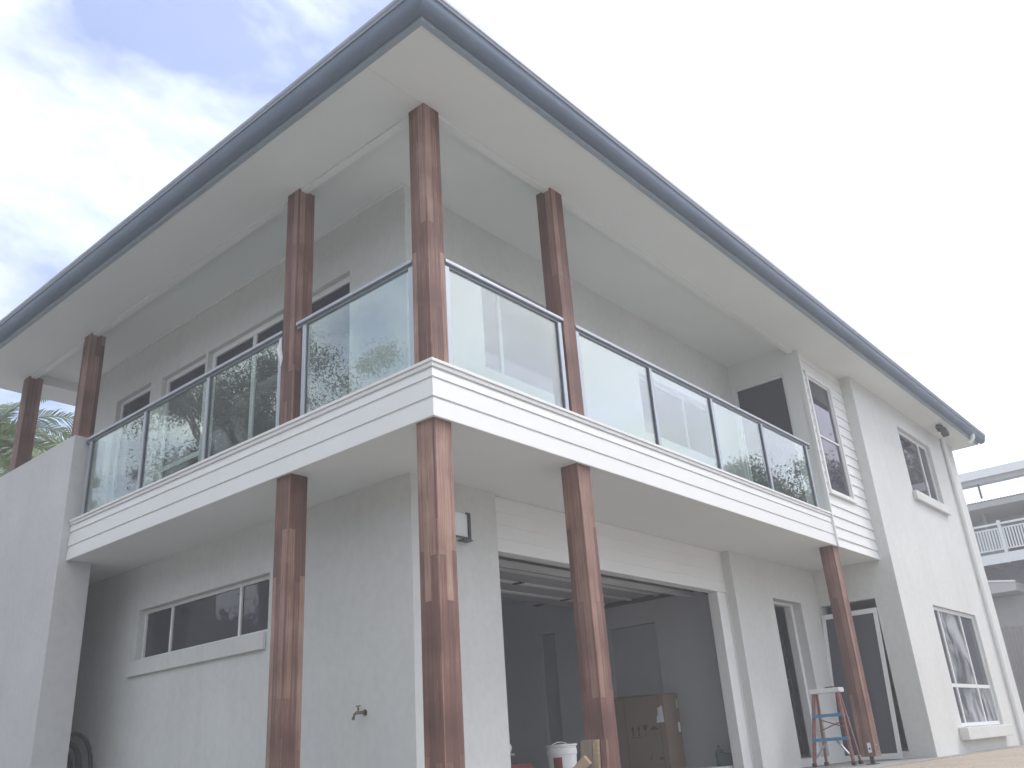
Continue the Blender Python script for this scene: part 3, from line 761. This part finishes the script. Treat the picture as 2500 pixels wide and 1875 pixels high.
kt = MB().tube([(7.84, 0.48, -2.246), (7.84, 0.60, -2.246)], [0.012, 0.009], 8).build('hand_tool', 'dark_metal', None)
tag(kt, 'dark hand tool lying on the white ladder top', 'tool')
# leaning glazed door panel
t = empty('glass_door_panel', (9.3, 0.7, G), 'white framed glazed door panel leaning against the dark side opening', 'door')
A, B, C2, D = Vector((9.27, 1.165, G + 0.005)), Vector((9.27, 0.265, G + 0.005)), Vector((9.365, 0.205, -1.135)), Vector((9.365, 1.045, -1.135))
ctr = (A + B + C2 + D) / 4
for a, c, w in ((A, D, 0.055), (B, C2, 0.055), (A, B, 0.075), (D, C2, 0.07)):
    sh = 0.0
    d = (c - a).normalized(); inn = (ctr - (a + c) / 2); inn = (inn - d * inn.dot(d)).normalized() * (w / 2)
    e0, e1 = a + inn, c + inn
    if abs(d.z) < 0.5: e0, e1 = a + inn + d * 0.056, c + inn - d * 0.056
    mb = MB(); mb.bar(e0, e1, 0.03, w, inn); mb.build('frame', 'alu_white', t)
off = Vector((0.004, 0, 0))
ins = [p + (ctr - p) * 0.05 + off for p in (A, B, C2, D)]
mb = MB(); nrm = (ins[1] - ins[0]).cross(ins[3] - ins[0]).normalized() * 0.003
i = 0; mb.v = [tuple(p + nrm) for p in ins] + [tuple(p - nrm) for p in ins]
mb.f = [(0, 1, 2, 3), (7, 6, 5, 4), (0, 4, 5, 1), (1, 5, 6, 2), (2, 6, 7, 3), (3, 7, 4, 0)]
mb.build('glass_pane', 'glass_dark', t)
# cardboard carton in the garage
t = empty('cardboard_box', (6.5, 2.6, -3.10), 'tall brown cardboard box with printed arrows standing in the open garage', 'box')
MB().box(6.30, 6.68, 2.18, 2.98, -3.10, -2.19).build('carton', 'cardboard', t, 0.006)
mb = MB(); mb.bar((6.34, 2.16, -2.183), (6.34, 2.99, -2.168), 0.12, 0.012); mb.bar((6.56, 2.17, -2.18), (6.56, 2.98, -2.176), 0.26, 0.01); mb.build('lid_flap', 'cardboard', t)
XB = 6.2985
def flat(name, pts, mat):     # thin print on the face x=6.30
    mb = MB(); q = len(pts)
    mb.v = [(XB, p[0], p[1]) for p in pts] + [(XB - 0.0012, p[0], p[1]) for p in pts]
    mb.f = [tuple(range(q)), tuple(range(2 * q - 1, q - 1, -1))] + [(j, q + j, q + (j + 1) % q, (j + 1) % q) for j in range(q)]
    return mb.build(name, mat, t)
for yc in (2.70, 2.605):
    flat('arrow_print', [(yc - 0.009, -2.68), (yc + 0.009, -2.68), (yc + 0.009, -2.60), (yc + 0.03, -2.60), (yc, -2.55), (yc - 0.03, -2.60), (yc - 0.009, -2.60)], 'print_dark')
flat('line_print', [(2.57, -2.70), (2.735, -2.70), (2.735, -2.69), (2.57, -2.69)], 'print_dark')
flat('glass_print', [(2.465, -2.545), (2.54, -2.545), (2.53, -2.60), (2.506, -2.62), (2.506, -2.675), (2.525, -2.685), (2.475, -2.685), (2.498, -2.675), (2.498, -2.62), (2.475, -2.60)], 'print_dark')
pts = [(2.365 + 0.055 * math.cos(math.radians(a)), -2.615 + 0.045 * math.sin(math.radians(a))) for a in range(0, 181, 20)]
flat('umbrella_print', pts, 'print_dark'); flat('umbrella_print', [(2.361, -2.68), (2.369, -2.68), (2.369, -2.616), (2.361, -2.616)], 'print_dark')
flat('paper_label', [(2.20, -2.53), (2.315, -2.535), (2.30, -2.45), (2.285, -2.44), (2.28, -2.35), (2.21, -2.33)], 'paper')
flat('strap', [(2.262, -3.09), (2.268, -3.09), (2.268, -2.19), (2.262, -2.19)], 'print_dark')
flat('strap', [(2.80, -3.09), (2.806, -3.09), (2.806, -2.19), (2.80, -2.19)], 'print_dark')
flat('fork_print', [(2.46, -2.98), (2.48, -2.98), (2.44, -2.90), (2.43, -2.90)], 'print_dark')
flat('fork_print', [(2.30 + 0.04 * math.cos(math.radians(a)), -2.98 + 0.035 * math.sin(math.radians(a))) for a in range(0, 181, 30)], 'print_dark')
MB().box(6.62, 6.655, 2.1775, 2.179, -2.36, -2.25).build('green_sticker', 'sticker_green', t)
MB().box(6.60, 6.65, 2.1775, 2.179, -2.66, -2.54).build('paper_label', 'paper', t)
# bucket
t = empty('bucket', (3.19, 1.52, -3.10), 'white plastic bucket with wire handle behind the timber offcuts', 'bucket')
bx, by = 3.19, 1.52
MB().lathe([(0.125, -3.099), (0.13, -3.09), (0.143, -2.84), (0.150, -2.835), (0.150, -2.79), (0.145, -2.785), (0.146, -2.76), (0.158, -2.757), (0.158, -2.745), (0.146, -2.742), (0.138, -2.76), (0.125, -3.07)], bx, by).build('pail', 'white_plastic', t, smooth=True)
pts = [(bx + 0.15 * math.cos(math.radians(a)), by + 0.02, -2.775 + 0.055 * math.sin(math.radians(a))) for a in range(0, 181, 12)]
MB().tube(pts, 0.004, 6).build('handle', 'white_plastic', t)
mb = MB()
for k in range(4):
    a0, a1 = math.radians(180 + k * 9), math.radians(180 + (k + 1) * 9)
    r0, r1 = 0.1385, 0.1485
    mb.quad((bx + r0 * math.cos(a0), by + r0 * math.sin(a0), -3.02), (bx + r0 * math.cos(a1), by + r0 * math.sin(a1), -3.02), (bx + r1 * math.cos(a1), by + r1 * math.sin(a1), -2.86), (bx + r1 * math.cos(a0), by + r1 * math.sin(a0), -2.86))
mb.build('red_label', 'red_plastic', t)
# offcuts leaning on the second post
def offcut(y0, y1, x0, top, mat, label, lean=0.04, th=0.03):
    mb = MB()
    mb.v = [(x0 - lean, y0, G), (x0 - lean, y1, G), (x0 - lean + th, y1, G), (x0 - lean + th, y0, G), (x0, y0, top), (x0, y1, top), (x0 + th, y1, top), (x0 + th, y0, top)]
    mb.f = [(0, 1, 2, 3), (7, 6, 5, 4), (0, 4, 5, 1), (1, 5, 6, 2), (2, 6, 7, 3), (3, 7, 4, 0)]
    ob = mb.build('timber_offcut', mat, None, 0.003, origin=(x0, (y0 + y1) / 2, G))
    bm = bmesh.new(); bm.from_mesh(ob.data); bmesh.ops.recalc_face_normals(bm, faces=bm.faces); bm.to_mesh(ob.data); bm.free()
    tag(ob, label, 'timber', 'timber offcuts against the second post')
offcut(0.112, 0.215, 1.75, -2.742, 'timber_grey', 'wide grey brown timber offcut, leftmost of those leaning on the post')
offcut(0.058, 0.108, 1.765, -2.744, 'raw_pine', 'narrow pale timber offcut standing between the grey and red offcuts')
offcut(-0.03, 0.022, 1.755, -2.75, 'timber_red', 'narrow red timber offcut, rightmost of those leaning on the post')
mb = MB(); mb.bar((1.60, 0.33, -3.08), (1.66, 0.09, -2.885), 0.05, 0.075); ob = mb.build('timber_offcut', 'raw_pine', None, 0.003)
tag(ob, 'short pale sawn timber block tilted below the leaning offcuts', 'timber', 'timber offcuts against the second post')
mb = MB(); mb.box(1.50, 1.72, 0.02, 0.42, G, -3.07); ob = mb.build('timber_block', 'timber_grey', None, 0.004)
tag(ob, 'flat grey timber block on the slab under the tilted offcut', 'timber')
# small tools beside the left jamb, bottle and toolbox at the right
t = empty('air_compressor', (2.95, 2.05, -3.10), 'small pale motor unit on a stand seen past the left garage jamb', 'compressor')
mb = MB(); mb.tube([(2.80, 2.10, -2.74), (3.04, 2.10, -2.74)], 0.055, 14); mb.build('tank', 'white_plastic', t, smooth=True)
mb = MB(); mb.box(2.86, 3.03, 2.05, 2.15, -2.68, -2.59); mb.build('motor', 'dark_metal', t, 0.015)
mb = MB(); mb.tube([(2.84, 2.10, -2.62), (2.93, 2.10, -2.62)], 0.045, 12); mb.build('motor_cover', 'white_plastic', t, smooth=True)
mb = MB(); mb.box(2.80, 3.06, 2.03, 2.17, -2.81, -2.795); [mb.bar((xx, 2.1, -3.10), (xx, 2.1, -2.81), 0.03, 0.03) for xx in (2.84, 3.02)]; mb.build('stand', 'raw_pine', t)
ob = MB().box(2.78, 3.12, 1.86, 2.0, -3.10, -2.895).build('tool_box', 'red_plastic', None, 0.01); tag(ob, 'dull red tool box at the foot of the left garage jamb', 'toolbox')
ob = MB().lathe([(0.05, -3.099), (0.055, -3.09), (0.055, -2.95), (0.045, -2.915), (0.02, -2.895), (0.02, -2.86), (0.012, -2.855)], 6.66, 1.66, 18).build('bottle', 'green_plastic', None, smooth=True); tag(ob, 'dull green bottle on the garage floor by the right jamb', 'bottle')
ob = MB().box(6.55, 6.80, 1.45, 1.62, -3.10, -2.95).build('storage_crate', 'green_plastic', None, 0.01); tag(ob, 'low dark crate beside the green bottle in the garage', 'crate')

# ------------------------------------------------------------------ neighbouring house
NX = 28.0
nb = empty('neighbour_house', (31, 0, G), 'neighbouring grey house with white balustraded verandah and corrugated roofs', 'house')
box('wall', 30.0, 38.0, -10.0, 6.0, -2.5, 4.2, 'nb_wall', nb)
box('deck_beam', NX - 0.02, NX + 0.06, -9.0, 5.0, 1.95, 2.265, 'nb_paint', nb)
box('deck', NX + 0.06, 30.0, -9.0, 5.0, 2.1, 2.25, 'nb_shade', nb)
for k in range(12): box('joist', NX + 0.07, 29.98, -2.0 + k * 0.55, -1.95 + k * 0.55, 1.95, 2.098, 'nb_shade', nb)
box('top_rail', NX - 0.01, NX + 0.05, -9.0, 5.0, 3.18, 3.245, 'nb_paint', nb)
box('mid_rail', NX, NX + 0.04, -9.0, 5.0, 3.045, 3.085, 'nb_paint', nb)
box('bottom_rail', NX, NX + 0.04, -9.0, 5.0, 2.37, 2.41, 'nb_paint', nb)
b0 = MB().box(-0.015, 0.015, -0.022, 0.022, 2.41, 3.045).build('baluster', 'nb_paint', nb)
bme = b0.data
b0.location = (NX + 0.02, 2.98, 0); b0.matrix_parent_inverse = Matrix.Translation(-PW[nb.name])
k = 1
while k < 45:
    c = b0.copy(); COL.objects.link(c); c.location = (NX + 0.02, 2.98 - 0.088 * k, 0); k += 1
for yy in (-1.3, 1.83, 4.9):
    box('verandah_post', NX - 0.03, NX + 0.07, yy - 0.05, yy + 0.05, 1.94, 3.32, 'nb_paint', nb, 0.01)
for yy in (-0.75, 2.39): box('column', 28.9, 29.0, yy - 0.05, yy + 0.05, 2.25, 3.8, 'nb_shade', nb)
for yy in (0.2, 1.4): box('window', 29.93, 29.998, yy, yy + 0.7, 2.35, 3.4, 'glass_dark', nb)
def corr_roof(name, x_e, z_e, x_r, z_r, y0, y1, pitch=0.1):
    mb = MB(); k = 0; y = y0
    while y < y1:
        d = 0.02 * math.sin(k * math.pi / 2)
        mb.v += [(x_e, y, z_e + d), (x_r, y, z_r + d)]; y += pitch / 4; k += 1
    for i in range(k - 1): a = 2 * i; mb.f.append((a, a + 1, a + 3, a + 2))
    ob = mb.build(name, 'roof_steel', nb); md = ob.modifiers.new('thickness', 'SOLIDIFY'); md.thickness = 0.012
    return ob
corr_roof('roof', NX - 0.15, 4.0, 33.5, 4.75, -9, 5.0)
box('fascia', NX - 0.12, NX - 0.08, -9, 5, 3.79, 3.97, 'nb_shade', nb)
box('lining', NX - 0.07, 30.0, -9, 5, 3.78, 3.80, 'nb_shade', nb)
# raised upper roof on struts
box('upper_roof', NX - 0.5, NX + 0.35, -9, 3.6, 4.62, 4.70, 'roof_steel', nb)
box('upper_fascia', NX - 0.54, NX - 0.50, -9, 3.6, 4.50, 4.66, 'nb_shade', nb)
box('upper_gutter', NX - 0.66, NX - 0.545, -9, 3.6, 4.66, 4.93, 'nb_paint', nb)
mb = MB(); mb.bar((NX - 0.3, 2.05, 4.06), (NX - 0.3, 2.05, 4.58), 0.06, 0.06); mb.build('strut', 'dark_metal', nb)
mb = MB(); mb.bar((NX - 0.3, -1.0, 4.06), (NX - 0.3, -1.0, 4.58), 0.06, 0.06); mb.build('strut', 'dark_metal', nb)
# carport below
mb = MB(); mb.v = [(27.4, 4.5, 1.62), (27.4, 1.72, 1.24), (29.9, 1.72, 1.32), (29.9, 4.5, 1.75), (27.4, 4.5, 0.98), (27.4, 1.72, 0.98), (29.9, 1.72, 0.98), (29.9, 4.5, 0.98)]
mb.f = [(0, 3, 2, 1), (0, 1, 5, 4), (1, 2, 6, 5), (2, 3, 7, 6), (3, 0, 4, 7), (4, 5, 6, 7)]
mb.build('carport', 'nb_shade', nb)
mb = MB(); mb.bar((27.38, 4.5, 1.64), (27.38, 1.70, 1.26), 0.05, 0.05); mb.build('carport_edge', 'alu_white', nb)
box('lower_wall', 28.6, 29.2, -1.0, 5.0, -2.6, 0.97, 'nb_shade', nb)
# paling fence
t = empty('paling_fence', (27.6, 2.0, G), 'weathered grey paling fence below the neighbouring house', 'fence')
for zz in (-0.35, -1.3, -2.4): box('fence_rail', 27.64, 27.69, -1.0, 4.6, zz, zz + 0.08, 'fence_wood', t)
pm = None
for k in range(52):
    if pm is None:
        pm = MB().box(-0.009, 0.009, -0.048, 0.048, G - 0.3, -0.07).build('paling', 'fence_wood', t); pl = pm
    else:
        pl = pm.copy(); COL.objects.link(pl)
    pl.location = (27.62 + 0.006 * random.random(), -1.0 + 0.105 * k + random.uniform(-0.003, 0.003), random.uniform(-0.02, 0.02)); pl.matrix_parent_inverse = Matrix.Translation(-PW[t.name])

# ------------------------------------------------------------------ palms behind the blade wall
def palm(x, y, ztop, label, seed, nf=16, fl=2.4):
    rnd = random.Random(seed); zb = hground(x, y) - 0.1
    t = empty('palm_tree', (x, y, zb), label, 'palm', 'palms beyond the blade wall')
    pts = [(x + 0.15 * math.sin(k * 0.35 + seed), y + 0.1 * math.cos(k * 0.4), zb + (ztop - zb) * k / 8) for k in range(9)]
    MB().tube(pts, [0.15 - 0.008 * k for k in range(9)], 10).build('trunk', 'bark_palm', t, smooth=True)
    top = Vector(pts[-1])
    for f in range(nf):
        az = f * 2.39996 + rnd.uniform(-0.2, 0.2); el = math.radians(rnd.uniform(-5, 78)); ln = fl * rnd.uniform(0.85, 1.15)
        mb = MB(); spine = []; n_ = 16
        d = Vector((math.cos(az) * math.cos(el), math.sin(az) * math.cos(el), math.sin(el))); p = top.copy()
        for k in range(n_ + 1):
            spine.append(p.copy()); p = p + d * (ln / n_); d = (d + Vector((0, 0, -0.085 - 0.05 * k / n_))).normalized()
        mb.tube(spine, [0.022 * (1 - 0.85 * k / n_) for k in range(n_ + 1)], 5)
        for k in range(2, n_ * 3):
            q = k / 3.0; i0 = min(int(q), n_ - 1); c = spine[i0].lerp(spine[i0 + 1], q - i0)
            tg = (spine[i0 + 1] - spine[i0]).normalized(); sd = tg.cross(Vector((0, 0, 1))).normalized(); up = sd.cross(tg)
            L = 0.62 * math.sin(math.pi * min(1, (q / n_) * 0.85 + 0.12)) ** 0.6
            for s_ in (-1, 1):
                dr = (sd * s_ + tg * 0.55 + up * rnd.uniform(-0.05, 0.25)).normalized()
                m1 = c + dr * L * 0.55; e1 = c + dr * L + Vector((0, 0, -0.18 * L)); w = tg * 0.017
                i = len(mb.v); mb.v += [tuple(c - w), tuple(c + w), tuple(m1 + w * 1.1), tuple(m1 - w * 1.1), tuple(e1)]
                mb.f += [(i, i + 1, i + 2, i + 3), (i + 3, i + 2, i + 4)]
        mb.build('frond', 'leaf_palm', t)
palm(1.7, 14.6, 3.4, 'palm with arching fronds behind the outermost balcony post at the left', 3, 24, 2.3)
palm(3.4, 16.0, 3.2, 'palm showing between the two leftmost balcony posts', 5, 26, 2.3)
palm(2.6, 18.5, 3.6, 'smaller palm farther back between the two balcony posts', 9, 24, 2.2)
palm(1.6, 17.2, 3.1, 'palm half hidden behind the nearer palm at the left edge', 17, 22, 2.2)

# ------------------------------------------------------------------ trees (their reflections stand in the glass)
def tree(name, x, y, height, crown_r, label, seed, mat='leaf_gum', leaves=30000, leaf=0.085, base=0.35, bark='bark_pale', group='trees reflected in the balcony glass', cat='tree'):
    rnd = random.Random(seed); zb = hground(x, y) - 0.15
    t = empty(name, (x, y, zb), label, cat, group)
    mb = MB(); tips = []; spread = min(1.0, crown_r / (height * 0.34))
    def limb(p, d, ln, r, lev):
        pts = [p.copy()]; n_ = 5
        for k in range(n_):
            d = (d + Vector((rnd.uniform(-.18, .18), rnd.uniform(-.18, .18), rnd.uniform(-.06, .12)))).normalized()
            p = p + d * ln / n_; pts.append(p.copy())
        mb.tube(pts, [r * (1 - 0.11 * k) for k in range(n_ + 1)], 7 if lev < 2 else 5, cap=False)
        if lev >= 3: tips.append(p); tips.append(pts[3]); return
        for k in range(rnd.choice((3, 4)) if lev else 6):
            q = pts[rnd.choice((3, 4, 5))] if lev else pts[min(5, 2 + k // 2 + 1)]
            az = rnd.uniform(0, 2 * math.pi); sp = rnd.uniform(0.5, 1.0)
            nd = (d * (0.9 if lev else 0.75) + Vector((math.cos(az) * sp, math.sin(az) * sp, rnd.uniform(0.0, 0.45)))).normalized()
            limb(q, nd, ln * rnd.uniform(0.52, 0.72) * (spread if lev == 0 else 1.0), r * 0.5, lev + 1)
    limb(Vector((x, y, zb)), Vector((0.03, 0.02, 1)), height * 0.52, height * 0.018, 0)
    mb.build('trunk', bark, t, smooth=True)
    cz = zb + height * 0.68
    mb = MB(); clumps = []
    for p in tips: clumps.append((p, crown_r * rnd.uniform(0.12, 0.24)))
    for k in range(len(tips) // 3):
        a = rnd.uniform(0, 6.28); rr = crown_r * math.sqrt(rnd.random()) * 0.85
        clumps.append((Vector((x + rr * math.cos(a), y + rr * math.sin(a), cz + rnd.uniform(-0.45, 0.5) * height * base * 1.8)), crown_r * rnd.uniform(0.12, 0.26)))
    for k in range(leaves):
        c, r = rnd.choice(clumps)
        o = Vector((rnd.gauss(0, 1), rnd.gauss(0, 1), rnd.gauss(0, 0.75))) * r * 0.5
        p = c + o
        a = Vector((rnd.gauss(0, 1), rnd.gauss(0, 1), rnd.gauss(0, 1) - 0.5)).normalized(); b2 = a.orthogonal().normalized()
        L = leaf * rnd.uniform(0.7, 1.5); W = L * 0.38
        i = len(mb.v); mb.v += [tuple(p - a * L), tuple(p + b2 * W), tuple(p + a * L), tuple(p - b2 * W)]; mb.f.append((i, i + 1, i + 2, i + 3))
    mb.build('crown', mat, t)
tree('gum_tree', -12.5, 18.6, 14.6, 3.4, 'rounded gum tree reflected in the short left glass pane', 11, leaves=95000, leaf=0.045)
tree('gum_tree', -13.5, 25.2, 18.5, 4.2, 'tall open gum tree with bare limbs reflected in the long left balustrade', 12, leaves=85000, leaf=0.05)
tree('gum_tree', -14.0, 36.5, 14.6, 2.6, 'small gum tree reflected in the leftmost glass pane', 13, leaves=60000, leaf=0.055)
tree('leafy_tree', 31.5, -8.6, 11.2, 3.7, 'leafy green tree reflected in the last glass panes on the right', 21, 'leaf_green', leaves=80000, leaf=0.055)
tree('leafy_tree', 38.0, -8.0, 12.0, 5.0, 'dark leafy tree reflected in the windows of the white block', 22, 'leaf_green', leaves=30000, leaf=0.10, group='trees reflected in the block windows')

# foliage mass added to block left skylight; reflected as the low window's dark band
def shade_woodland():
    rnd = random.Random(77); mb = MB()
    for k in range(95000):
        y = rnd.uniform(-22, 62); h = 9.5 + 2.5 * noise.noise(Vector((y * 0.13, 3.1, 0))) + 1.5 * noise.noise(Vector((y * 0.5, 7.1, 0)))
        x = -23 + 2.5 * noise.noise(Vector((y * 0.09, 1.7, 2))) + rnd.gauss(0, 1.6)
        z = hground(x, y) + h * rnd.random() ** 0.8
        if noise.noise(Vector((x * 0.5, y * 0.5, z * 0.6))) < -0.12: continue
        p = Vector((x, y, z)); a = Vector((rnd.gauss(0, 1), rnd.gauss(0, 1), rnd.gauss(0, 1))).normalized(); b2 = a.orthogonal().normalized()
        L = rnd.uniform(0.13, 0.3); W = L * 0.45
        i = len(mb.v); mb.v += [tuple(p - a * L), tuple(p + b2 * W), tuple(p + a * L), tuple(p - b2 * W)]; mb.f.append((i, i + 1, i + 2, i + 3))
    o = mb.build('woodland', 'leaf_gum'); o['kind'] = 'stuff'
    tag(o, 'dense dark woodland reflected low in the left windows', 'woodland')
shade_woodland()

# thin volume added to lift the blacks like veiling lens glare
ma = bpy.data.materials.new('haze_air'); ma.use_nodes = True; n = ma.node_tree; n.nodes.clear(); MATS['haze_air'] = ma
out = n.nodes.new('ShaderNodeOutputMaterial'); pv = n.nodes.new('ShaderNodeVolumePrincipled')
pv.inputs['Color'].default_value = (0.98, 0.98, 0.98, 1); pv.inputs['Density'].default_value = 0.010
n.links.new(pv.outputs[0], out.inputs['Volume'])
hz = MB().box(-905, 905, -905, 905, -5.8, 17.0).build('haze', 'haze_air'); hz['kind'] = 'stuff'
tag(hz, 'thin pale haze filling the air around the house', 'haze')
